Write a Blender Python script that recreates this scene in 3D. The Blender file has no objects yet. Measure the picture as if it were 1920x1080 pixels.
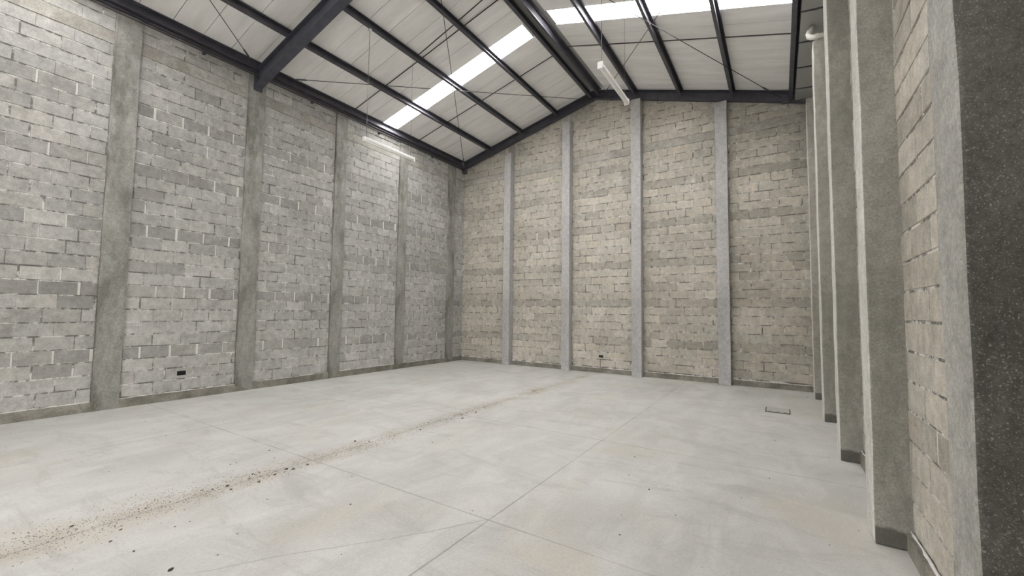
import bpy, bmesh, math, random
from mathutils import Vector, Matrix, noise
random.seed(7)
K = 1/0.95                      # survey units -> metres (block course = 0.20 m)
sc = bpy.context.scene
col = sc.collection

# ------------------------------------------------------------ camera
F_PX, YAW, PIT, ROL = 786.4, -0.5677, 0.0573, 0.0121
CX, CY, CZ = 8.3801, -10.2383, 1.5
Fv = Vector((math.sin(YAW)*math.cos(PIT), math.cos(YAW)*math.cos(PIT), math.sin(PIT)))
Rv = Vector((math.cos(YAW), -math.sin(YAW), 0)); Uv = Rv.cross(Fv)
R2 = Rv*math.cos(ROL)+Uv*math.sin(ROL); U2 = -Rv*math.sin(ROL)+Uv*math.cos(ROL)
cd = bpy.data.cameras.new('camera'); cam = bpy.data.objects.new('camera', cd); col.objects.link(cam)
M = Matrix(((R2.x, U2.x, -Fv.x), (R2.y, U2.y, -Fv.y), (R2.z, U2.z, -Fv.z))).to_4x4()
M.translation = Vector((CX, CY, CZ))*K
cam.matrix_world = M
cd.sensor_width = 36; cd.lens = 36*F_PX/1920; cd.clip_start = .05; cd.clip_end = 200
sc.camera = cam

# ------------------------------------------------------------ world, exposure
sc.view_settings.view_transform = 'Standard'; sc.view_settings.look = 'None'
sc.view_settings.gamma = 1; sc.view_settings.use_curve_mapping = False
sc.view_settings.exposure = EXPO = 1.09
sc.cycles.max_bounces = 14; sc.cycles.diffuse_bounces = 10; sc.cycles.transparent_max_bounces = 12
sc.cycles.sample_clamp_indirect = 12
w = bpy.data.worlds.new('sky'); sc.world = w; w.use_nodes = True
bg = w.node_tree.nodes['Background']; bg.inputs[0].default_value = (1, .986, .968, 1)
bg.inputs[1].default_value = 16.0

# ------------------------------------------------------------ helpers
def tag(o, label=None, cat=None, group=None, kind=None):
    if label: o['label'] = label
    if cat: o['category'] = cat
    if group: o['group'] = group
    if kind: o['kind'] = kind
    return o

class MB:
    def __init__(s): s.v = []; s.f = []; s.mi = []; s.tone = []; s.warm = []
    def quad(s, pts, mi=0, tone=.5, warm=.5):
        n = len(s.v); s.v += [Vector(p) for p in pts]; s.f.append(tuple(range(n, n+len(pts))))
        s.mi.append(mi); s.tone.append(tone); s.warm.append(warm)
    def box(s, a, b, mi=0):
        x0, y0, z0 = a; x1, y1, z1 = b
        c = [(x0,y0,z0),(x1,y0,z0),(x1,y1,z0),(x0,y1,z0),(x0,y0,z1),(x1,y0,z1),(x1,y1,z1),(x0,y1,z1)]
        n = len(s.v); s.v += [Vector(p) for p in c]
        for f in ((3,2,1,0),(4,5,6,7),(0,1,5,4),(1,2,6,5),(2,3,7,6),(3,0,4,7)):
            s.f.append(tuple(n+i for i in f)); s.mi.append(mi); s.tone.append(.5); s.warm.append(.5)
    def sweep(s, prof, p0, p1, ux, uy, mi=0, closed=True):
        """extrude the 2-D profile (in axes ux, uy) from p0 to p1, capped"""
        p0, p1, ux, uy = map(Vector, (p0, p1, ux, uy)); n = len(s.v); m = len(prof)
        for p in (p0, p1): s.v += [p+ux*a+uy*b for a, b in prof]
        for i in range(m):
            j = (i+1) % m; s.f.append((n+i, n+j, n+m+j, n+m+i)); s.mi.append(mi); s.tone.append(.5); s.warm.append(.5)
        for c in (tuple(n+i for i in range(m-1, -1, -1)), tuple(n+m+i for i in range(m))):
            s.f.append(c); s.mi.append(mi); s.tone.append(.5); s.warm.append(.5)
    def tube(s, pts, r, seg=8, mi=0):
        pts = [Vector(p) for p in pts]; n0 = len(s.v)
        for i, p in enumerate(pts):
            d = (pts[min(i+1, len(pts)-1)]-pts[max(i-1, 0)]).normalized()
            a = d.cross(Vector((0, 0, 1)));
            if a.length < .05: a = d.cross(Vector((0, 1, 0)))
            a.normalize(); b = d.cross(a)
            rr = r[i] if isinstance(r, (list, tuple)) else r
            s.v += [p+(a*math.cos(t*2*math.pi/seg)+b*math.sin(t*2*math.pi/seg))*rr for t in range(seg)]
        for i in range(len(pts)-1):
            for t in range(seg):
                u = (t+1) % seg; A = n0+i*seg; B = A+seg
                s.f.append((A+t, A+u, B+u, B+t)); s.mi.append(mi); s.tone.append(.5); s.warm.append(.5)
        L = n0+(len(pts)-1)*seg
        for c in (tuple(n0+t for t in range(seg-1, -1, -1)), tuple(L+t for t in range(seg))):
            s.f.append(c); s.mi.append(mi); s.tone.append(.5); s.warm.append(.5)
    def build(s, name, mats, parent=None, loc=(0, 0, 0), attrs=False, smooth=False, bevel=0, recalc=True):
        me = bpy.data.meshes.new(name); L = Vector(loc)*K
        me.from_pydata([v*K-L for v in s.v], [], s.f); me.update()
        for m in (mats if isinstance(mats, (list, tuple)) else [mats]): me.materials.append(m)
        for p, i in zip(me.polygons, s.mi): p.material_index = i
        if attrs:
            for nm, vals in (('tone', s.tone), ('warm', s.warm)):
                a = me.attributes.new(nm, 'FLOAT', 'FACE'); a.data.foreach_set('value', vals)
        if recalc:
            bm = bmesh.new(); bm.from_mesh(me); bmesh.ops.recalc_face_normals(bm, faces=bm.faces); bm.to_mesh(me); bm.free()
        if smooth:
            for p in me.polygons: p.use_smooth = True
        o = bpy.data.objects.new(name, me); col.objects.link(o)
        if bevel:
            b = o.modifiers.new('bevel', 'BEVEL'); b.width = bevel; b.segments = 2; b.limit_method = 'ANGLE'
        if parent:
            o.parent = parent; o.location = L-parent.location
        else: o.location = L
        return o
def empty(name, loc):
    o = bpy.data.objects.new(name, None); col.objects.link(o); o.location = Vector(loc)*K
    o.empty_display_size = .2
    return o

# ------------------------------------------------------------ materials
class NT:
    def __init__(s, name, rough=.9, spec=.25):
        s.m = bpy.data.materials.new(name); s.m.use_nodes = True; s.t = s.m.node_tree; s.n = s.t.nodes; s.l = s.t.links
        s.b = s.n['Principled BSDF']; s.b.inputs['Roughness'].default_value = rough
        s.b.inputs['Specular IOR Level'].default_value = spec
        s.co = s.n.new('ShaderNodeTexCoord').outputs['Object']
    def mapp(s, sc_=(1, 1, 1), rot=(0, 0, 0)):
        m = s.n.new('ShaderNodeMapping'); m.inputs['Scale'].default_value = sc_; m.inputs['Rotation'].default_value = rot
        s.l.new(s.co, m.inputs[0]); return m.outputs[0]
    def noise(s, scale, detail=4, rough=.6, vec=None, dist=0):
        n = s.n.new('ShaderNodeTexNoise'); n.inputs['Scale'].default_value = scale; n.inputs['Detail'].default_value = detail
        n.inputs['Roughness'].default_value = rough; n.inputs['Distortion'].default_value = dist
        s.l.new(vec or s.co, n.inputs['Vector']); return n.outputs[0]
    def ramp(s, x, a, b, c0=0, c1=1):
        r = s.n.new('ShaderNodeMapRange'); r.inputs[1].default_value = a; r.inputs[2].default_value = b
        r.inputs[3].default_value = c0; r.inputs[4].default_value = c1; s.l.new(x, r.inputs[0]); return r.outputs[0]
    def math(s, op, a, b=None, c=None):
        n = s.n.new('ShaderNodeMath'); n.operation = op
        for i, v in enumerate((a, b, c)):
            if v is None: continue
            if isinstance(v, (int, float)): n.inputs[i].default_value = v
            else: s.l.new(v, n.inputs[i])
        return n.outputs[0]
    def mix(s, f, a, b, mode='MIX'):
        n = s.n.new('ShaderNodeMix'); n.data_type = 'RGBA'; n.blend_type = mode
        for i, v in ((0, f), (6, a), (7, b)):
            if isinstance(v, (int, float)): n.inputs[i].default_value = v
            elif isinstance(v, tuple): n.inputs[i].default_value = (*v, 1)
            else: s.l.new(v, n.inputs[i])
        return n.outputs[2]
    def sep(s):
        n = s.n.new('ShaderNodeSeparateXYZ'); s.l.new(s.co, n.inputs[0]); return n.outputs
    def attr(s, nm):
        n = s.n.new('ShaderNodeAttribute'); n.attribute_name = nm; return n.outputs['Fac']
    def bump(s, h, strength=.3, dist=.01):
        b = s.n.new('ShaderNodeBump'); b.inputs['Strength'].default_value = strength; b.inputs['Distance'].default_value = dist
        s.l.new(h, b.inputs['Height']); s.l.new(b.outputs[0], s.b.inputs['Normal'])
    def color(s, c):
        if isinstance(c, tuple): s.b.inputs['Base Color'].default_value = (*c, 1)
        else: s.l.new(c, s.b.inputs['Base Color'])
        return s.m

def block_mat(name, c0, c1, cw, stain=(.37, .36, .325)):
    t = NT(name)
    tone = t.attr('tone'); warm = t.attr('warm')
    base = t.mix(tone, c0, c1)
    base = t.mix(t.math('MULTIPLY', warm, .35), base, cw)
    big = t.ramp(t.noise(.8, 6, .66), .3, .7, .80, 1.18)
    med = t.ramp(t.noise(9, 5, .75), .32, .68, .76, 1.20)
    fine = t.ramp(t.noise(80, 3, .75), .3, .7, .76, 1.2)
    st = t.ramp(t.noise(1.4, 5, .7, t.mapp((1, 1, .6), (0, 0, 1))), .54, .68)
    base = t.mix(t.math('MULTIPLY', st, .45), base, stain)
    ef = t.ramp(t.noise(2.3, 6, .75, t.mapp((1, 1, .8), (0, 0, 2.2))), .57, .70)
    base = t.mix(t.math('MULTIPLY', ef, .5), base, (.62, .61, .585))
    k = t.math('MULTIPLY', t.math('MULTIPLY', big, med), fine)
    c = t.mix(1.0, base, t.comb(k), 'MULTIPLY')
    t.bump(t.noise(95, 4, .75), .55, .006)
    return t.color(c)
def comb(s, x):
    n = s.n.new('ShaderNodeCombineColor')
    for i in range(3): s.l.new(x, n.inputs[i])
    return n.outputs[0]
NT.comb = comb
BLOCK_L = block_mat('concrete_block_grey', (.22, .215, .205), (.505, .50, .482), (.50, .47, .42))
BLOCK_B = block_mat('concrete_block_buff', (.27, .255, .222), (.55, .525, .465), (.52, .455, .37), (.40, .36, .29))
def mortar_mat():
    t = NT('mortar'); a = t.ramp(t.noise(4.5, 6, .75), .46, .56)
    c = t.mix(a, (.16, .152, .138), (.66, .65, .62)); t.bump(t.noise(60, 4, .7), .6, .008)
    return t.color(c)
MORTAR = mortar_mat()
def lime_mat():
    t = NT('light_mortar'); c = t.mix(t.noise(20, 4), (.52, .51, .48), (.74, .73, .70)); t.bump(t.noise(60, 4, .7), .5, .006)
    return t.color(c)
LIME = lime_mat()
def conc_mat(name, c0, c1, stain, sf=.6, fine=60, bs=.35, streak=True, basez=None, pores=0):
    t = NT(name)
    v = t.mapp((1, 1, .35)) if streak else t.co
    a = t.ramp(t.noise(2.2, 6, .68, v, .4), .38, .62)
    c = t.mix(a, c0, c1)
    b = t.ramp(t.noise(1.3, 5, .65, v), .50, .64)
    c = t.mix(t.math('MULTIPLY', b, sf), c, stain)
    f = t.math('MULTIPLY', t.ramp(t.noise(fine, 4, .8), .32, .68, .72, 1.26), t.ramp(t.noise(11, 5, .75), .3, .7, .84, 1.16))
    if pores:
        p = t.ramp(t.noise(pores, 2, .6), .60, .66, 0, 1)
        c = t.mix(t.math('MULTIPLY', p, .7), c, (.5, .49, .46))
    c = t.mix(1.0, c, t.comb(f), 'MULTIPLY')
    if basez:
        z = t.sep()[2]; zz = t.math('ADD', z, t.ramp(t.noise(8, 3), 0, 1, -.03, .03))
        d = t.ramp(zz, basez, basez+.02, .75, 0)
        c = t.mix(d, c, (.075, .07, .06))
    t.bump(t.noise(fine*1.3, 5, .8), bs, .008)
    return t.color(c)
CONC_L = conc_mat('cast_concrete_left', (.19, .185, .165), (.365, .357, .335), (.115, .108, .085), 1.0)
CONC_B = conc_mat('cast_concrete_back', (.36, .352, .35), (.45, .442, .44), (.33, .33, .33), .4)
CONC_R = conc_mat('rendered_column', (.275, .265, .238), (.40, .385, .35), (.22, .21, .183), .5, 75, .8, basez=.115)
CONC_N = conc_mat('rough_render_shaded', (.145, .138, .125), (.235, .225, .205), (.115, .11, .098), .5, 60, 1.5, pores=170)  # near column's unlit side: shade put into a darker render colour
ROUGHL = conc_mat('rough_render_lit', (.44, .43, .40), (.56, .55, .52), (.38, .37, .34), .4, 60, 1.3)  # paler copy of that render for the near column's lit room side
COL_FRONT = conc_mat('pale_column_front', (.52, .51, .475), (.66, .65, .615), (.42, .41, .37), .5, 70, .5)  # paler room-facing side of the other right columns
BAND = conc_mat('band_concrete', (.30, .285, .25), (.44, .425, .395), (.24, .225, .20), .5, streak=False)
CURB = conc_mat('damp_curb_concrete', (.15, .14, .115), (.27, .255, .22), (.11, .105, .085), .6, streak=False)
def steel(name, c, r=.45):
    t = NT(name, r, .4); n = t.ramp(t.noise(6, 4), .3, .7, .8, 1.25)
    return t.color(t.mix(1.0, c, t.comb(n), 'MULTIPLY'))
STEEL = steel('dark_primer_steel', (.075, .073, .088))
STEEL2 = steel('rafter_paint', (.068, .070, .088), .5)
CABLE = steel('steel_rod', (.045, .042, .042), .5)
def sheet():
    t = NT('roof_sheet', .6, .3); n = t.ramp(t.noise(2.0, 5, .6, t.mapp((.5, 3, 1))), .3, .7, .92, 1.06)
    return t.color(t.mix(1.0, (.91, .90, .885), t.comb(n), 'MULTIPLY'))
SHEET = sheet()
def plain(name, c, r=.6, sp=.3):
    t = NT(name, r, sp); return t.color(t.mix(t.noise(12, 3), tuple(x*.93 for x in c), tuple(min(1, x*1.06) for x in c)))
GAPM = plain('seam_sealant', (.10, .10, .10)); WHITE = plain('white_lamp_plastic', (.82, .82, .80), .4, .5)
TUBE = plain('frosted_diffuser', (.85, .85, .84), .3, .5); PVC = plain('white_pvc', (.78, .76, .72), .45, .4)
BLACK = plain('black_plastic', (.010, .010, .010), .6); CORD = plain('grey_cord', (.20, .20, .20), .5)
GUT = plain('gutter_sheet', (.34, .345, .335), .55); GUTB = plain('gutter_strap', (.06, .06, .06), .6)
CRUMB = plain('dark_crumb', (.06, .055, .048), .9); CRUMB2 = plain('brown_crumb', (.13, .105, .08), .9)
SAND = plain('sand_grain', (.20, .165, .12), .95)
def skymat():
    m = bpy.data.materials.new('translucent_skylight'); m.use_nodes = True; t = m.node_tree; t.nodes.clear()
    o = t.nodes.new('ShaderNodeOutputMaterial'); mx = t.nodes.new('ShaderNodeMixShader'); mx.inputs[0].default_value = .4
    a = t.nodes.new('ShaderNodeBsdfTransparent'); a.inputs[0].default_value = (.97, .97, .97, 1)
    b = t.nodes.new('ShaderNodeBsdfTranslucent'); b.inputs[0].default_value = (.9, .9, .9, 1)
    t.links.new(a.outputs[0], mx.inputs[1]); t.links.new(b.outputs[0], mx.inputs[2]); t.links.new(mx.outputs[0], o.inputs[0])
    return m
SKYL = skymat()
JX = [v*K for v in (2.25, 4.42, 6.58)]; JY = [v*K for v in (-.85, -3.13, -5.40, -7.69, -9.97)]
CRK = ((6.58*K, -7.69*K), (5.55*K, -9.10*K))
def floor_mat():
    t = NT('power_floated_floor', .55, .35)
    x, y, z = t.sep()
    a = t.ramp(t.noise(.55, 6, .6, None, .6), .3, .7)
    c = t.mix(a, (.41, .405, .39), (.535, .53, .515))
    s1 = t.ramp(t.noise(2.6, 7, .68, t.mapp((1, .45, 1), (0, 0, .5)), .8), .42, .62, 0, 1)
    c = t.mix(t.math('MULTIPLY', s1, .45), c, (.63, .625, .607))
    s2 = t.ramp(t.noise(1.7, 8, .74, t.mapp((.45, 1.6, 1), (0, 0, -.3)), 1.2), .53, .66)
    c = t.mix(t.math('MULTIPLY', s2, .5), c, (.34, .332, .315))
    s3 = t.ramp(t.noise(.8, 4, .6, t.mapp((1, 1, 1), (0, 0, 1))), .53, .66)
    c = t.mix(t.math('MULTIPLY', s3, .42), c, (.48, .44, .37))
    # dusty streak along the ridge-line joint
    d = t.math('ABSOLUTE', t.math('SUBTRACT', t.math('ADD', x, t.ramp(t.noise(1.3, 4), 0, 1, -.16, .16)), JX[1]))
    dust = t.math('MULTIPLY', t.ramp(d, 0, .26, 1, 0), t.ramp(t.noise(2.4, 5, .7), .36, .66))
    ny = t.ramp(y, -11.0, -9.6, .3, 1)
    dust = t.math('MULTIPLY', dust, ny)
    c = t.mix(t.math('MULTIPLY', dust, .8), c, (.34, .285, .21))
    # saw-cut joints
    tot = None
    wob = t.ramp(t.noise(5, 3), 0, 1, -.004, .004)
    for ax, vals in ((x, JX), (y, JY)):
        for v in vals:
            m = t.math('ABSOLUTE', t.math('SUBTRACT', t.math('ADD', ax, wob), v))
            l = t.ramp(m, .004, .009, 1, 0)
            tot = l if tot is None else t.math('MAXIMUM', tot, l)
    # hairline crack running off the joint crossing
    ca, cb = CRK[0], CRK[1]; vx, vy = cb[0]-ca[0], cb[1]-ca[1]; Ln = math.hypot(vx, vy); vx /= Ln; vy /= Ln
    u_ = t.math('ADD', t.math('MULTIPLY', t.math('SUBTRACT', x, ca[0]), vx), t.math('MULTIPLY', t.math('SUBTRACT', y, ca[1]), vy))
    w_ = t.math('ADD', t.math('MULTIPLY', t.math('SUBTRACT', x, ca[0]), -vy), t.math('MULTIPLY', t.math('SUBTRACT', y, ca[1]), vx))
    w_ = t.math('ADD', w_, t.ramp(t.noise(1.2, 4), 0, 1, -.06, .06))
    l = t.math('MULTIPLY', t.ramp(t.math('ABSOLUTE', w_), .003, .008, 1, 0), t.math('MULTIPLY', t.ramp(u_, -.02, 0, 0, 1), t.ramp(u_, Ln, Ln+.1, 1, 0)))
    tot = t.math('MAXIMUM', tot, t.math('MULTIPLY', l, .8))
    fade = t.ramp(t.noise(1.1, 3, .6, t.mapp((1, 1, 1), (0, 0, 2))), .35, .6, .25, .75)
    c = t.mix(t.math('MULTIPLY', tot, fade), c, (.20, .19, .17))
    sp = t.ramp(t.noise(38, 2, .5), .70, .74)
    c = t.mix(t.math('MULTIPLY', sp, .5), c, (.25, .23, .20))
    f = t.ramp(t.noise(45, 5, .8), .3, .7, .88, 1.11)
    c = t.mix(1.0, c, t.comb(f), 'MULTIPLY')
    h = t.math('SUBTRACT', t.noise(30, 5, .7), t.math('MULTIPLY', tot, .3))
    t.bump(h, .10, .003)
    return t.color(c)
FLOOR = floor_mat()

# ------------------------------------------------------------ dimensions (survey units)
HE, HR, XR = 6.118, 7.256, 4.423; HE2, XE = 6.037, 8.683
SL, SR = (HR-HE)/XR, (HE2-HR)/(XE-XR)
XW, XC = 9.07, 8.884           # right wall face, right column face
YF = -12.7                     # front end of the hall (behind the camera)
YB = -6.30                     # main rafter
def zroof(x): return HE+SL*x if x < XR else HR+SR*(x-XR)
CB = .14                       # curb top = first bed joint
COURSE = .19

# ------------------------------------------------------------ floor and ground
b = MB(); b.box((-.2, YF-.2, -.15), (XW+.2, .2, 0)); tag(b.build('floor', FLOOR), kind='structure')
b = MB(); b.box((-20, YF-25, -.2), (30, YF-.21, -.03)); tag(b.build('ground', plain('bounce_paving', (.6, .585, .55), .9)), kind='structure')  # unseen yard, made pale to bounce light under the door to the roof

# ------------------------------------------------------------ block walls
def block_wall(name, mat, mapf, u0, u1, ztop, gaps, bands, zmax=7.3, lime=.7):
    """mapf(u, z, d) -> point, d = distance out of the wall face. gaps = pilaster intervals in u"""
    b = MB(); rnd = random.Random(name)
    J = .0065; DEP = .010
    edges = [u0]
    for a, c in sorted(gaps): edges += [a, c]
    edges.append(u1)
    bays = [(edges[i], edges[i+1]) for i in range(0, len(edges), 2) if edges[i+1]-edges[i] > .03]
    rows = int((zmax-CB)/COURSE)+1
    for r in range(rows):
        z0 = CB+r*COURSE; z1 = z0+COURSE
        dark = (r % 5 == 3) and r < 28
        if any(z0 < bb[1]-.02 and z1 > bb[0]+.02 for bb in bands): continue
        for (a, c) in bays:
            L = .38; off = (-.19 if r % 2 else 0)+rnd.uniform(-.03, .03)
            u = a+off; bayt = rnd.uniform(-.05, .05)
            rowt = rnd.uniform(-.07, .07)
            while u < c:
                ua, ub = max(u, a), min(u+L, c); u += L+rnd.uniform(-.012, .012)
                if ub-ua < .03: continue
                jw = rnd.uniform(.006, .019) if dark and rnd.random() < lime else J*rnd.uniform(.25, .65)
                jz = J*rnd.uniform(.5, 1.5)
                A, B = ua+(jw if ua > a+.001 else .002), ub-(jw if ub < c-.001 else .002)
                tone = min(1, max(0, rnd.gauss(.60, .085)+rowt+bayt-(.30 if dark else 0)))
                if rnd.random() < .03: tone = rnd.choice([.25, .9])
                warm = min(1, max(0, rnd.gauss(.3, .28)))
                if z0 < .6: warm = min(1, warm+.4*rnd.random())
                lim = [min(ztop(A), z1), min(ztop(B), z1)]
                if max(lim) <= z0+.02: continue
                zb = z0+jz; za, zc = lim[0]-(jz if lim[0] >= z1-1e-6 else 0), lim[1]-(jz if lim[1] >= z1-1e-6 else 0)
                za = max(za, zb+.001); zc = max(zc, zb+.001)
                d = rnd.uniform(-.002, .0022); ch = .004
                o = [(A, zb), (B, zb), (B, zc), (A, za)]
                i = [(A+ch, zb+ch), (B-ch, zb+ch), (B-ch, max(zc-ch, zb+ch)), (A+ch, max(za-ch, zb+ch))]
                P = [mapf(p[0]+rnd.uniform(-.002, .002), p[1]+rnd.uniform(-.0015, .0015), d+rnd.uniform(-.0008, .0008)) for p in i]
                Q = [mapf(p[0], p[1], -DEP) for p in o]
                b.quad(P, 0, tone, warm)
                for k in range(4): b.quad([Q[k], Q[(k+1) % 4], P[(k+1) % 4], P[k]], 0, tone, warm)
            # light mortar in the wide head joints of the dark courses is the backing; lime strip there
            if dark and lime > .3:
                b.quad([mapf(a, z0+.006, -.006), mapf(c, z0+.006, -.006), mapf(c, z1-.006, -.006), mapf(a, z1-.006, -.006)], 2)
    # backing mortar slab following the top line
    N = 48; top = []
    for k in range(N):
        ua = u0+(u1-u0)*k/N; ub = u0+(u1-u0)*(k+1)/N
        za, zb_ = min(zmax, ztop(ua)), min(zmax, ztop(ub))
        f = [(ua, 0), (ub, 0), (ub, zb_), (ua, za)]
        b.quad([mapf(p[0], p[1], -.0065) for p in f], 1)
        b.quad([mapf(p[0], p[1], -.2) for p in f[::-1]], 1)
        b.quad([mapf(ua, za, -.0065), mapf(ub, zb_, -.0065), mapf(ub, zb_, -.2), mapf(ua, za, -.2)], 1)
    for u in (u0, u1):
        b.quad([mapf(u, 0, -.2), mapf(u, 0, -.0065), mapf(u, ztop(u), -.0065), mapf(u, ztop(u), -.2)], 1)
    o = b.build(name, [mat, MORTAR, LIME], attrs=True, recalc=False)
    return tag(o, kind='structure')

LP = [(-8.335, -8.026), (-6.445, -6.147), (-4.582, -4.300), (-2.695, -2.417), (-.76, -.45)]
BP = [(1.665, 1.885, 6.14), (3.53, 3.75, 6.63), (5.385, 5.62, 6.76), (7.25, 7.49, 6.20)]
RC = [(-.875-1.883*k, -.575-1.883*k) for k in range(4)]+[(-8.34, -8.075)]
BANDZ = (5.46, 5.65)
block_wall('wall_left', BLOCK_L, lambda u, z, d: (d, u, z), YF, .19, lambda u: 6.0, LP, [BANDZ], zmax=6.0)
block_wall('wall_back', BLOCK_B, lambda u, z, d: (u, -d, z), -.002, XW+.19, lambda u: max(zroof(u)+.09, 6.11 if u > 8.6 else 0), [(a, c) for a, c, _ in BP], [BANDZ], lime=.15)
block_wall('wall_right', BLOCK_B, lambda u, z, d: (XW-d, u, z), YF, .19, lambda u: 5.83, RC, [], zmax=5.83)
# unseen front wall behind the camera; its doorway is added for fill light
b = MB(); D0, D1, DH, DO = 2.6, 6.2, 3.6, .62
b.box((-.2, YF-.2, 0), (D0, YF, 6.05)); b.box((D1, YF-.2, 0), (XW+.2, YF, 6.0)); b.box((D0, YF-.2, DH), (D1, YF, 6.0))
b.sweep([(0, 6.0), (XR, 7.2), (XE, 6.0)], (0, YF-.2, 0), (0, YF, 0), (1, 0, 0), (0, 0, 1))
tag(b.build('wall_front', BAND), kind='structure')
# added ribbed roll-up door, out of view; its low slot sets the fill light
b = MB(); n = 20
for i in range(n):
    z0, z1 = DO+(DH-DO)*i/n, DO+(DH-DO)*(i+1)/n
    b.box((D0-.03, YF-.10, z0), (D1+.03, YF-.06, z1-.012)); b.box((D0-.03, YF-.095, z1-.012), (D1+.03, YF-.07, z1))
tag(b.build('door_added', SHEET), kind='structure')
ld = bpy.data.lights.new('door_portal', 'AREA'); ld.shape = 'RECTANGLE'; ld.size = (D1-D0)*K; ld.size_y = DO*K; ld.cycles.is_portal = True
lo = bpy.data.objects.new('door_portal', ld); col.objects.link(lo); lo.location = Vector(((D0+D1)/2, YF-.1, DO/2))*K
lo.rotation_euler = (math.pi/2, 0, 0)
# eave closure above the left wall
b = MB(); b.box((-.2, YF, 6.0), (-.03, .2, 6.195)); tag(b.build('trim_8', BAND), kind='structure')
# side parapet strip above the right wall, behind the gutter
b = MB(); b.box((XW+.03, YF, 5.83), (XW+.2, .2, 6.3)); tag(b.build('trim_3', BAND), kind='structure')

# ------------------------------------------------------------ cast strips: horizontal bands and curbs
def strip(name, mat, mapf, u0, u1, z0, z1, d, step=.35, jit=.003, kind='structure', db=-.03):
    b = MB(); n = max(2, int((u1-u0)/step)); rnd = random.Random(name); us = [u0+(u1-u0)*i/n for i in range(n+1)]
    pr = [(db, z0), (d, z0), (d, z1), (db, z1)]
    base = len(b.v)
    for u in us:
        b.v += [Vector(mapf(u, z+(rnd.uniform(-jit, jit) if z > .01 else 0), dd+(rnd.uniform(-jit, jit)*.5 if dd > 0 else 0))) for dd, z in pr]
    for i in range(n):
        for k in range(4):
            j = (k+1) % 4; A = base+i*4; b.f.append((A+k, A+j, A+4+j, A+4+k)); b.mi.append(0); b.tone.append(.5); b.warm.append(.5)
    for s_ in ((3, 2, 1, 0), tuple(n*4+k for k in range(4))):
        b.f.append(tuple(base+k for k in s_)); b.mi.append(0); b.tone.append(.5); b.warm.append(.5)
    return tag(b.build(name, mat), kind=kind)
ml = lambda u, z, d: (d, u, z); mb_ = lambda u, z, d: (u, -d, z); mr = lambda u, z, d: (XW-d, u, z)
strip('trim_1', BAND, ml, YF, -.006, BANDZ[0], BANDZ[1], .006)
strip('trim_2', BAND, mb_, .01, XW-.01, BANDZ[0], BANDZ[1], .006)
strip('baseboard_left', CURB, ml, YF, -.002, 0, CB-.012, .035)
strip('baseboard_back', CURB, mb_, .036, XW-.002, 0, CB-.028, .035)
strip('baseboard_right', CURB, mr, YF, -.036, 0, CB-.02, .03)
# squeezed-out light mortar on top of the curbs
def bead(name, mapf, u0, u1, z, d):
    b = MB(); rnd = random.Random(name); pts = []; rs = []; u = u0
    while u < u1:
        pts.append(mapf(u, z+rnd.uniform(-.004, .006), d+rnd.uniform(-.004, .004))); rs.append(rnd.choice([.003, .006, .009, .011])); u += .06
    b.tube(pts, rs, 6); return tag(b.build(name, LIME, smooth=True), kind='structure')
bead('trim_4', ml, -12.0, -.02, CB-.008, .008); bead('trim_5', mb_, .05, XW-.05, CB-.024, .008); bead('trim_6', mr, -12.0, -.05, CB-.012, .008)

# ------------------------------------------------------------ columns and pilasters
def prism(name, mat, x0, x1, y0, y1, z1, jit=.004, bev=.008, seg=.32, free='xy', parent=None):
    """upright cast column with slightly wavy arrises"""
    b = MB(); rnd = random.Random(name+str((x0, y0))); n = int(z1/seg); base = 0
    loc = ((x0+x1)/2, (y0+y1)/2, 0)
    for i in range(n+1):
        z = z1*i/n; j = [rnd.uniform(-jit, jit) for _ in range(8)]
        b.v += [Vector((x0+j[0], y0+j[1], z)), Vector((x1, y0+j[3], z)), Vector((x1, y1+j[5], z)), Vector((x0+j[6], y1+j[7], z))] if free == 'left' else \
               [Vector((x0+j[0], y0+j[1], z)), Vector((x1+j[2], y0+j[3], z)), Vector((x1+j[4], y1, z)), Vector((x0+j[6], y1, z))]
    for i in range(n):
        for k in range(4):
            q = (k+1) % 4; A = i*4; b.f.append((A+k, A+q, A+4+q, A+4+k)); b.mi.append(0); b.tone.append(.5); b.warm.append(.5)
    for f in ((3, 2, 1, 0), tuple(n*4+k for k in range(4))): b.f.append(f); b.mi.append(0); b.tone.append(.5); b.warm.append(.5)
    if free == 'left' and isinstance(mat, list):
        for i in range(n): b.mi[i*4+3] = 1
    return b.build(name, mat, loc=loc, bevel=bev)
b = MB()
for x0, x1, zt in BP: b.sweep([(x0, zt-.05), (x1, zt-.05), (x1, zroof(x1)+.05), (x0, zroof(x0)+.05)], (0, .005, 0), (0, -.004, 0), (1, 0, 0), (0, 0, 1))
tag(b.build('trim_9', BAND), kind='structure')
b = MB()
for y0, y1 in RC[:2]: b.box((XW-.003, y0, 5.4), (XW+.005, y1, 5.83))
tag(b.build('trim_10', BAND), kind='structure')
rl = ['short-looking rendered concrete column in the far right corner, farthest of the right-hand row',
      'rendered concrete column on the right with the white drain pipe elbow on its top',
      'dark rendered concrete column on the right, between the pipe column and the wide one',
      'wide rendered concrete column on the right with a dark damp band at its foot',
      'nearest right-hand column, rough like gravelly stucco, its shaded side very dark, at the frame edge']
rt = [5.56, 5.60, 5.83, 5.83, 5.83]
for k, (y0, y1) in enumerate(RC):
    o = prism('concrete_column', [CONC_N, ROUGHL] if k == 4 else [CONC_R, COL_FRONT], XC, XW+.02, y0, y1, rt[k], free='left', bev=.012)
    tag(o, rl[k], 'column', 'concrete columns along the right wall')
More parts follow.
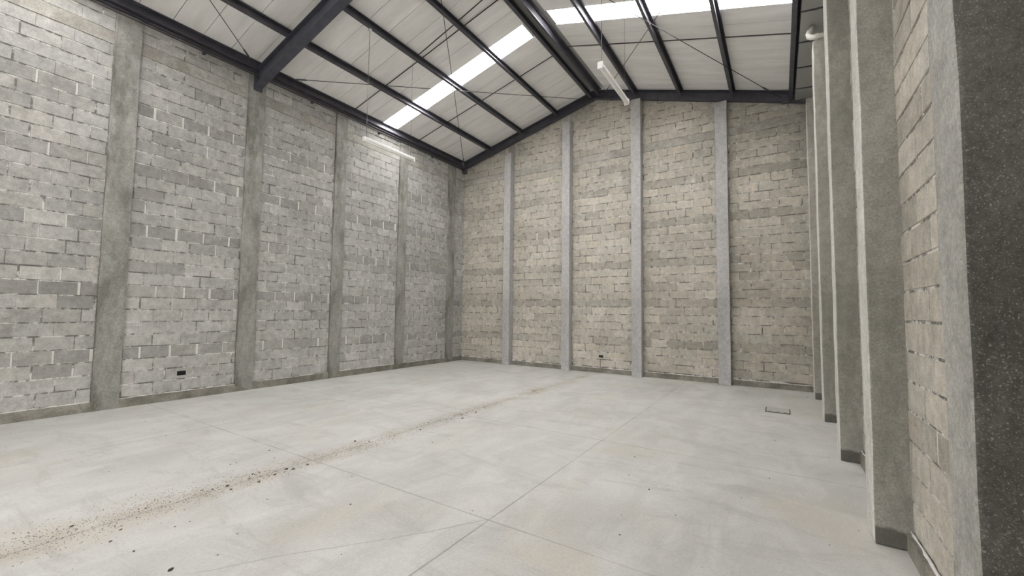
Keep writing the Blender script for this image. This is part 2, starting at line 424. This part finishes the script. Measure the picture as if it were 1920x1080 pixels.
bl = ['pale square concrete pilaster on the back wall, nearest the left corner',
      'pale concrete pilaster on the back wall, just left of the roof ridge',
      'tallest pale concrete pilaster on the back wall, right of the black socket box',
      'pale concrete pilaster on the back wall, nearest the right-hand columns']
for (x0, x1, zt), lb in zip(BP, bl):
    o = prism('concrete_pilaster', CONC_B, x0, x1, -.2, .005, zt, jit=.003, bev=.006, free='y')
    tag(o, lb, 'pilaster', 'pale pilasters on the back wall')
ll = ['broad flat grey concrete pilaster nearest the camera on the left wall',
      'flat concrete pilaster on the left wall directly under the big rafter end',
      'flat stained concrete pilaster on the left wall, next beyond the one under the rafter',
      'narrow-looking flat concrete pilaster on the left wall, second from the back corner',
      'flat dark concrete pilaster on the left wall nearest the back corner']
for k, (y0, y1) in enumerate(LP):
    b = MB(); rnd = random.Random(k); n = 20; zt = 5.99
    for i in range(n+1):
        z = zt*i/n; dd = .036
        b.v += [Vector((-.03, y0, z)), Vector((dd+rnd.uniform(-.003, .003), y0+rnd.uniform(-.006, .006), z)),
                Vector((dd+rnd.uniform(-.003, .003), y1+rnd.uniform(-.006, .006), z)), Vector((-.03, y1, z))]
    for i in range(n):
        for q in range(4):
            j = (q+1) % 4; A = i*4; b.f.append((A+q, A+j, A+4+j, A+4+q)); b.mi.append(0); b.tone.append(.5); b.warm.append(.5)
    for f in ((3, 2, 1, 0), tuple(n*4+q for q in range(4))): b.f.append(f); b.mi.append(0); b.tone.append(.5); b.warm.append(.5)
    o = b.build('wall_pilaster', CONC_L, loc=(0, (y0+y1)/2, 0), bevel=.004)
    tag(o, ll[k], 'pilaster', 'flat pilasters in the left wall')

# ------------------------------------------------------------ roof sheets with open skylight bays
PW = .4365
def slope_panels(side):
    b = MB()
    xa, xb = ((-.12, 4.16) if side == 'l' else (4.70, XE+.06))
    off = .10
    y_ref = -3.30 if side == 'l' else -3.41          # far skylight start
    sky = [y_ref, y_ref-14*PW]  # second strip is unseen, added where the left wall is bright, for fill
    k0 = -int((y_ref-(YF-.2))/PW)-1
    z = (lambda x: HE+SL*x+off) if side == 'l' else (lambda x: HR+SR*(x-XR)+off)
    k = k0; g = .005
    while True:
        y0 = y_ref+k*PW; y1 = y0+PW; k += 1
        if y0 > .15: break
        if any(abs(y0-s) < .01 for s in sky): continue
        y1 = min(y1, .2)
        for (q0, q1, za, zb, mi) in ((y0+g, y1-g, 0, .02, 0), (y0, y1, .02, .05, 1)):
            c = [(xa, q0, z(xa)+za), (xb, q0, z(xb)+za), (xb, q1, z(xb)+za), (xa, q1, z(xa)+za)]
            d = [(p[0], p[1], p[2]+(zb-za)) for p in c]
            n = len(b.v); b.v += [Vector(p) for p in c+d]
            for f in ((3,2,1,0),(4,5,6,7),(0,1,5,4),(1,2,6,5),(2,3,7,6),(3,0,4,7)):
                b.f.append(tuple(n+i for i in f)); b.mi.append(mi); b.tone.append(.5); b.warm.append(.5)
    return b, sky, z, xa, xb
wn = 1
for side, nm in (('l', 'ceiling'), ('r', 'ceiling')):
    b, sky, z, xa, xb = slope_panels(side)
    tag(b.build(nm, [SHEET, GAPM]), kind='structure')
    for s in sky:
        p = MB(); y0, y1 = s+.004, s+PW-.004
        # corrugated translucent pane, laid as a gently ribbed sheet
        n = 16; hx = [xa, xb]; h = [.012*math.cos(2*math.pi*3*i/n) for i in range(n+1)]
        for i in range(n):
            ya, yb = y0+(y1-y0)*i/n, y0+(y1-y0)*(i+1)/n
            p.quad([(xa, ya, z(xa)+.03+h[i]), (xb, ya, z(xb)+.03+h[i]), (xb, yb, z(xb)+.03+h[i+1]), (xa, yb, z(xa)+.03+h[i+1])])
        tag(p.build('window_%d' % wn, SKYL, loc=((xa+xb)/2, (y0+y1)/2, z((xa+xb)/2)), smooth=True), kind='structure')
        # portal so Cycles samples the sky through the pane
        ld = bpy.data.lights.new('sky_portal', 'AREA'); ld.shape = 'RECTANGLE'; ld.size = (xb-xa)*1.03*K; ld.size_y = PW*K; ld.cycles.is_portal = True
        lo = bpy.data.objects.new('sky_portal', ld); col.objects.link(lo)
        lo.location = Vector(((xa+xb)/2, (y0+y1)/2, z((xa+xb)/2)+.07))*K
        lo.rotation_euler = (0, -math.atan(SL if side == 'l' else SR), 0); wn += 1
# ridge flashing
b = MB(); y0, y1 = YF-.2, .2; zz = HR+.075
b.sweep([(-.30, -.30*SL), (0, 0), (.31, .31*SR), (.31, .31*SR+.02), (0, .03), (-.30, -.30*SL+.02)], (XR, y0, zz+.03), (XR, y1, zz+.03), (1, 0, 0), (0, 0, 1))
tag(b.build('trim_7', GUT), kind='structure')

# ------------------------------------------------------------ steel: purlins
def cprof(h, w, lip=.018, t=.006):
    # channel open towards +x, centred on web
    return [(0, -h/2), (w, -h/2), (w, -h/2+lip), (w-t, -h/2+lip), (w-t, -h/2+t), (t, -h/2+t), (t, h/2-t), (w-t, h/2-t), (w-t, h/2-lip), (w, h/2-lip), (w, h/2), (0, h/2)]
def purlin(x, slope, label, h=.16, wd=.06, dz=0, y0=YF, y1=-.125):
    a = math.atan(slope); ux = (math.cos(a), 0, math.sin(a)); uy = (-math.sin(a), 0, math.cos(a))
    z = zroof(x)+dz; b = MB()
    pr = [(p-wd/2, q) for p, q in cprof(h, wd)]
    b.sweep(pr, (x, y0, z), (x, y1, z), ux, uy)
    return tag(b.build('steel_purlin', STEEL, loc=(x, y1, z)), label, 'purlin', 'dark steel purlins under the roof')
PL = [XR*i/4 for i in range(5)]; PR = [XR+(XE-XR)*i/4 for i in range(5)]
purlin(.06, SL, 'dark steel eave purlin running along the top of the left wall', h=.19, wd=.07)
purlin(PL[1], SL, 'dark steel purlin on the left roof slope, next above the wall-top purlin')
purlin(PL[2], SL, 'dark steel purlin on the left slope from which the lamp cord hangs')
purlin(PL[3], SL, 'dark steel purlin on the left slope, next below the ridge pair')
purlin(PL[4]-.13, SL, 'left one of the two dark steel purlins side by side at the ridge', dz=0)
purlin(PR[0]+.13, SR, 'right one of the two dark steel purlins side by side at the ridge', h=.17, dz=0)
purlin(PR[1], SR, 'dark steel purlin on the right slope, next to the ridge pair')
purlin(PR[2], SR, 'dark steel purlin on the right slope, above the hanging white lamp')
purlin(PR[3], SR, 'dark steel purlin on the right slope, next before the gutter edge')
purlin(PR[4], SR, 'thick dark steel edge purlin on the right slope beside the gutter', h=.2, wd=.07, dz=-.02)

# ------------------------------------------------------------ rafters
def ibeam(d, w, tf=.014, tw=.010):
    return [(-w/2, -d), (w/2, -d), (w/2, -d+tf), (tw/2, -d+tf), (tw/2, -tf), (w/2, -tf), (w/2, 0), (-w/2, 0), (-w/2, -tf), (-tw/2, -tf), (-tw/2, -d+tf), (-w/2, -d+tf)]
r = empty('roof_rafter', (XR, YB, HR)); tag(r, 'big dark steel I-beam rafter crossing the roof, landing on a left wall pilaster', 'rafter')
for x0, x1, s in ((.0, XR, SL), (XR, XE+.1, SR)):
    b = MB(); a = math.atan(s); up = (0, 0, 1)
    b.sweep(ibeam(.31, .15), (x0, YB, zroof(x0)-.085), (x1, YB, zroof(x1)-.085), (0, 1, 0), up)
    b.build('beam', STEEL2, r, loc=((x0+x1)/2, YB, zroof((x0+x1)/2)-.3))
b = MB(); b.box((XR-.012, YB-.085, HR-.44), (XR+.012, YB+.085, HR-.085)); b.build('ridge_plate', STEEL2, r, loc=(XR, YB, HR-.3))
for xx, s in ((.045, 1),):
    b = MB(); b.box((.037, YB-.075, 5.66), (.062, YB+.075, 6.03)); b.build('end_plate', STEEL2, r, loc=(.05, YB, 5.8))
    for yy in (-.045, .045):
        for zz in (5.70, 5.93):
            bb = MB(); bb.tube([(.06, YB+yy, zz), (.078, YB+yy, zz)], .014, 6); bb.build('bolt', STEEL, r, loc=(.07, YB+yy, zz))
g = empty('gable_rafter', (XR, -.06, HR)); tag(g, 'dark steel rafter lying along the sloping top of the back wall', 'rafter')
for x0, x1 in ((.02, XR), (XR, XW-.02)):
    b = MB()
    b.sweep([(-.055, -.15), (.055, -.15), (.055, -.135), (-.035, -.135), (-.035, .065), (.055, .065), (.055, .08), (-.055, .08)],
            (x0, -.062, zroof(x0)), (x1, -.062, zroof(x1)), (0, -1, 0), (0, 0, 1))
    b.build('beam', STEEL, g, loc=((x0+x1)/2, -.06, zroof((x0+x1)/2)))
b = MB(); b.box((.0, -.13, 5.86), (.14, -.02, 6.0)); b.build('corner_bracket', STEEL, g, loc=(.07, -.07, 5.9))
b = MB(); b.box((8.50, -.16, 5.86), (8.62, -.12, 5.98)); b.build('corner_bracket', STEEL, g, loc=(8.56, -.14, 5.9))
# wall-top angle and conduit under the eave purlin
b = MB(); b.sweep([(0, 0), (.08, 0), (.08, .008), (.008, .008), (.008, .05), (0, .05)], (.012, YF, 5.995), (.012, -.14, 5.995), (1, 0, 0), (0, 0, 1))
tag(b.build('wall_plate_angle', STEEL, loc=(.05, -.14, 6.0)), 'thin dark steel angle bedded on top of the left wall under the eave purlin', 'steel angle')
b = MB(); b.tube([(.092, YF, 5.925), (.092, -.15, 5.925)], .013, 8)
c_ = b.build('conduit', CABLE, loc=(.06, -.15, 5.93), smooth=True)
tag(c_, 'thin dark conduit running along the top of the left wall below the steel', 'conduit')
for yy in [-1.5, -3.4, -5.2, -7.2, -9.2, -11]:
    bb = MB(); bb.box((.006, yy-.02, 5.907), (.08, yy+.02, 5.943)); bb.build('clip', STEEL, c_, loc=(.03, yy, 5.93))

# ------------------------------------------------------------ sag rods
def rod(name, segs, label, cat, group, r_=.011, mat=CABLE):
    b = MB()
    for s in segs: b.tube(s, r_, 6)
    p = segs[0][0]
    return tag(b.build(name, mat, loc=p, smooth=False), label, cat, group)
def rl_(xs, y, dz=0): g = .036; return [[(x0+g, y, zroof(x0+g)+dz), (x1-g, y, zroof(x1-g)+dz)] for x0, x1 in zip(xs, xs[1:])]
G1 = 'thin tie rods between the purlins'
LX = [.09, PL[1], PL[2], PL[3], PL[4]-.13]; RX = [PR[0]+.13, PR[1], PR[2], PR[3], PR[4]]
rod('tie_rod', rl_(LX, -2.17), 'thin dark tie rod across the left slope between the skylight and the back wall', 'rod', G1)
rod('tie_rod', rl_(LX, -4.22), 'thin dark tie rod across the left slope between the skylight and the big rafter', 'rod', G1)
rod('tie_rod', [[(PL[2]+.036, -4.33, zroof(PL[2]+.036)), (PL[3]-.036, -4.38, zroof(PL[3]-.036))], [(PL[3]+.036, -4.385, zroof(PL[3]+.036)), (LX[4]-.036, -4.44, zroof(LX[4]-.036))]], 'second thin rod close beside the tie rod in the upper part of the left slope', 'rod', G1)
rod('tie_rod', rl_(RX, -2.33), 'thin dark tie rod across the right slope just below its skylight', 'rod', G1)
rod('tie_rod', rl_(LX, -8.25), 'thin dark tie rod across the left slope on the near side of the big rafter', 'rod', G1)
rod('tie_rod', rl_(RX, -4.25), 'thin dark tie rod across the right slope, on the near side of its skylight', 'rod', G1)
# cross bracing
G2 = 'diagonal bracing cables under the roof'
def brace(p, q, label):
    (x0, y0), (x1, y1) = p, q; d = -.105 if y0 < -1 or x0 > 8 else -.125
    b = MB(); b.tube([(x0, y0, zroof(x0)+d), (x1, y1, zroof(x1)+d)], .0065, 6)
    t = Vector((x1-x0, y1-y0, zroof(x1)-zroof(x0))).normalized(); P = Vector((x0, y0, zroof(x0)+d))
    o = tag(b.build('brace_cable', CABLE, loc=(x0, y0, zroof(x0)+d)), label, 'cable', G2)
    bb = MB(); bb.tube([P+t*.35, P+t*.40, P+t*.55, P+t*.60], [.006, .015, .015, .006], 8); bb.build('turnbuckle', STEEL, o, loc=P+t*.45)
brace((.10, -6.03), (4.25, -.13), 'bracing cable on the left slope from rafter foot to ridge at back wall')
brace((.10, -.12), (4.22, -6.02), 'bracing cable on the left slope rising from the back left corner towards the rafter')
brace((4.62, -.14), (8.60, -6.0), 'bracing cable on the right slope starting at the ridge by the back wall')
brace((8.50, -.17), (4.66, -6.02), 'bracing cable on the right slope starting at the back right corner')
brace((.07, -6.30), (4.2, -11.6), 'bracing cable on the near side of the big rafter, above the left wall')

# ------------------------------------------------------------ gutter and pipe on the right
gt = empty('roof_gutter', (8.9, -.15, 5.88)); tag(gt, 'grey sheet metal box gutter along the right eave above the columns', 'gutter')
b = MB(); b.sweep([(8.735, 5.90), (9.06, 5.87), (9.06, 6.12), (9.05, 6.12), (9.05, 5.88), (8.745, 5.91), (8.745, 6.10), (8.735, 6.10)], (0, YF, 0), (0, -.14, 0), (1, 0, 0), (0, 0, 1))
b.build('trough', GUT, gt, loc=(8.9, -6, 5.9))
b = MB(); b.box((8.735, -.142, 5.885), (9.06, -.136, 6.12)); b.build('end_cap', GUT, gt, loc=(8.9, -.14, 5.9))
y = -.62
while y > -12:
    bb = MB(); bb.sweep([(8.728, 5.893), (8.90, 5.868), (9.062, 5.862), (9.062, 5.872), (8.90, 5.886), (8.728, 5.905)], (0, y-.012, 0), (0, y+.012, 0), (1, 0, 0), (0, 0, 1)); bb.build('strap', GUTB, gt, loc=(8.9, y, 5.88)); y -= .82
pts = [(9.06, -2.73, 5.655), (8.93, -2.73, 5.66), (8.87, -2.725, 5.672), (8.838, -2.715, 5.70), (8.835, -2.70, 5.74), (8.86, -2.67, 5.80), (8.90, -2.64, 5.87)]
pp = empty('drain_pipe', (9.0, -2.73, 5.62)); tag(pp, 'white plastic pipe elbow coming from the gutter onto a right column top', 'pipe')
b = MB(); b.tube(pts, .040, 14); b.build('pipe', PVC, pp, loc=(8.9, -2.7, 5.7), smooth=True)
for q0, q1 in (((8.95, -2.73, 5.66), (8.91, -2.73, 5.663)), ((8.845, -2.69, 5.76), (8.862, -2.668, 5.80))):
    b = MB(); b.tube([q0, q1], .047, 14); b.build('collar', PVC, pp, loc=q0)

# ------------------------------------------------------------ hanging lamps
def lamp(x, y0, y1, z, zc, label):
    r = empty('hanging_lamp', (x, (y0+y1)/2, z)); tag(r, label, 'lamp', 'hanging strip lamps')
    b = MB(); b.sweep([(-.032, .035), (-.032, .0), (-.018, -.006), (.018, -.006), (.032, .0), (.032, .035), (.022, .05), (-.022, .05)], (x, y0+.02, z), (x, y1-.02, z), (1, 0, 0), (0, 0, 1))
    b.build('housing', WHITE, r, loc=(x, (y0+y1)/2, z))
    b = MB(); b.tube([(x, y0+.03, z-.014), (x, y1-.03, z-.014)], .02, 12); b.build('tube', TUBE, r, loc=(x, (y0+y1)/2, z-.02), smooth=True)
    for yy in (y0, y1-.03):
        b = MB(); b.box((x-.036, yy, z-.034), (x+.036, yy+.03, z+.054)); b.build('end_cap', WHITE, r, loc=(x, yy, z), bevel=.006)
    for yy, rc in ((y0+.06, .0045), (y1-.10, .002)):
        b = MB(); b.tube([(x, yy, z+.045), (x, yy, zc-.004)], rc, 6); b.build('cord', CORD, r, loc=(x, yy, zc))
    b = MB(); b.box((x-.03, y0+.04, zc-.045), (x+.03, y0+.08, zc-.004)); b.build('hook', WHITE, r, loc=(x, y0+.06, zc))
lamp(PL[2]+.0, -5.53, -4.31, 4.535, zroof(PL[2])-.085, 'white strip lamp hanging by long cords in front of the left wall')
lamp(PR[2]+.02, -5.45, -4.36, 4.55, zroof(PR[2])-.085, 'white strip lamp hanging below the right slope near the back wall')

# ------------------------------------------------------------ socket boxes in the walls
def socket(mapf, u0, u1, z0, z1, label):
    r = empty('socket_box', mapf((u0+u1)/2, z0, 0)); tag(r, label, 'socket box', None)
    t = .008; b = MB()
    for a in ((u0, z0, u1, z0+t), (u0, z1-t, u1, z1), (u0, z0+t, u0+t, z1-t), (u1-t, z0+t, u1, z1-t)):
        P = mapf(a[0], a[1], -.004); Q = mapf(a[2], a[3], .010)
        lo_ = [min(p, q) for p, q in zip(P, Q)]; hi = [max(p, q) for p, q in zip(P, Q)]; b.box(lo_, hi)
    b.build('rim', BLACK, r, loc=mapf((u0+u1)/2, z0, .003))
    b = MB(); P = mapf(u0+t, z0+t, -.003); Q = mapf(u1-t, z1-t, .0035)
    b.box([min(p, q) for p, q in zip(P, Q)], [max(p, q) for p, q in zip(P, Q)]); b.build('back_plate', BLACK, r, loc=mapf((u0+u1)/2, z0, 0))
socket(ml, -7.315, -7.195, .392, .462, 'small black rectangular socket box low in the left block wall')
socket(mb_, 4.49, 4.605, .378, .438, 'small black socket box low in the back wall')

# ------------------------------------------------------------ floor drain cover
d = empty('drain_cover', (8.32, -2.33, 0)); tag(d, 'small rectangular drain cover in the floor near the far right columns', 'drain')
b = MB()
for a in ((8.16, -2.52, 8.49, -2.505), (8.16, -2.155, 8.49, -2.14), (8.16, -2.52, 8.172, -2.14), (8.478, -2.52, 8.49, -2.14)):
    b.box((a[0], a[1], 0), (a[2], a[3], .008))
b.build('frame', CRUMB, d, loc=(8.32, -2.33, 0))
b = MB(); b.box((8.175, -2.50, 0), (8.475, -2.16, .012)); b.build('lid', plain('drain_lid_concrete', (.42, .41, .39), .85), d, loc=(8.32, -2.33, 0), bevel=.003)
for xx in (8.22, 8.33, 8.43):
    b = MB(); b.box((xx-.03, -2.49, .011), (xx+.03, -2.475, .014)); b.build('slot', BLACK, d, loc=(xx, -2.48, .012))

# ------------------------------------------------------------ crumbs and sand on the floor
def crumb_mesh(seed, mat):
    rnd = random.Random(seed); bm = bmesh.new(); bmesh.ops.create_icosphere(bm, subdivisions=2, radius=1)
    for v in bm.verts:
        v.co *= 1+.35*noise.noise(v.co*1.7+Vector((seed*3.1, 0, 0)))
        v.co.z = max(v.co.z*.6, -.35)+.35
        v.co.x *= 1.3
    me = bpy.data.meshes.new('crumb'); bm.to_mesh(me); bm.free(); me.materials.append(mat); return me
cms = [crumb_mesh(i, CRUMB if i % 3 else CRUMB2) for i in range(6)]
def crumb(x, y, s, label, group):
    o = bpy.data.objects.new('mortar_crumb', random.choice(cms)); col.objects.link(o)
    o.location = (x*K, y*K, 0.0005); o.rotation_euler = (0, 0, random.uniform(0, 6.3)); o.scale = (s, s*random.uniform(.7, 1), s*random.uniform(.5, .8))
    tag(o, label, 'crumb', group)
clusters = [(4.42, -3.38, .10, .18, 14, .010), (4.42, -4.6, .08, .25, 7, .010), (4.42, -5.15, .10, .28, 14, .011), (4.44, -5.7, .10, .25, 8, .010), (4.43, -6.2, .10, .3, 8, .010),
            (4.47, -7.05, .08, .15, 9, .012), (4.43, -7.65, .09, .2, 13, .012), (4.38, -8.1, .09, .2, 16, .011), (4.38, -8.5, .11, .2, 24, .010),
            (4.34, -8.85, .12, .15, 10, .009), (4.32, -9.2, .13, .18, 26, .009), (4.36, -9.5, .15, .12, 10, .008)]
def streak_label(y):
    w = ('far end of the dusty streak, towards the back wall' if y > -4 else 'far middle part of the dusty streak' if y > -6.5 else
         'part of the dusty streak around the floor joint crossing' if y > -7.9 else 'near half of the dusty streak, densest patch' if y > -8.7 else 'near end of the dusty streak at lower left')
    return 'dark crumb in the '+w, 'crumbs in the '+w
for cx_, cy_, sx, sy, n, sz in clusters:
    for _ in range(n):
        crumb(random.gauss(cx_, sx), random.gauss(cy_, sy), sz*random.choice([.25, .3, .35, .45, .5, .6, 1.0, 1.3]), *streak_label(cy_))
def atpx(px, py):
    d = Fv+R2*((px-960)/F_PX)-U2*((py-540)/F_PX); t = -CZ/d.z; return CX+d.x*t, CY+d.y*t
loose = [(320, 1069, .011), (251, 1034, .010), (657, 946, .010), (500, 936, .007), (445, 1001, .008), (408, 1041, .007), (328, 988, .007), (356, 978, .006),
         (811, 830, .010), (660, 893, .008), (1190, 857, .011), (1217, 918, .010), (1179, 891, .007), (1267, 966, .008), (1162, 1003, .009), (1443, 897, .008),
         (1165, 966, .006), (502, 937, .006), (505, 845, .010), (419, 791, .008), (311, 817, .009), (272, 790, .008), (204, 884, .007), (443, 868, .010), (432, 871, .009),
         (515, 859, .008), (1514, 745, .014), (1610, 995, .006), (1555, 1022, .006), (886, 958, .006), (640, 1040, .006), (1109, 757, .010), (740, 818, .010), (842, 825, .007),
         (25, 1000, .008), (20, 812, .007), (154, 780, .008), (1227, 757, .009), (1390, 934, .006), (1453, 826, .008), (24, 1062, .006)]
for i, (px, py, s) in enumerate(loose):
    x, y = atpx(px, py)
    if i == 0: crumb(x, y, s*1.4, 'largest loose dark crumb on the bare floor at the lower left', 'loose crumbs on the open floor')
    else:
        w = 'between the streak and the left wall' if x < 4.1 else 'just right of the dusty streak' if x < 5.6 else 'around the long floor joint in the middle' if x < 7.3 else 'near the right-hand columns'
        crumb(x, y, s*.75, 'loose dark crumb on the bare floor '+w, 'loose crumbs '+w)
b = MB(); rnd = random.Random(3)
for i in range(4200):
    cx_, cy_, sx, sy, n, sz = rnd.choice(clusters)
    x = rnd.gauss(cx_, sx*1.1); y = rnd.gauss(cy_, sy*1.5); s = rnd.uniform(.002, .005); a = rnd.uniform(0, 6)
    if y > -.1: continue
    P = [(x+s*math.cos(a+k*2.094), y+s*math.sin(a+k*2.094), 0.0002) for k in range(3)]; T = (x, y, s*.9)
    for k in range(3): b.quad([P[k], P[(k+1) % 3], T])
tag(b.build('sand', SAND), 'fine brown sand scattered in a streak along the floor joint', 'sand', kind='stuff')
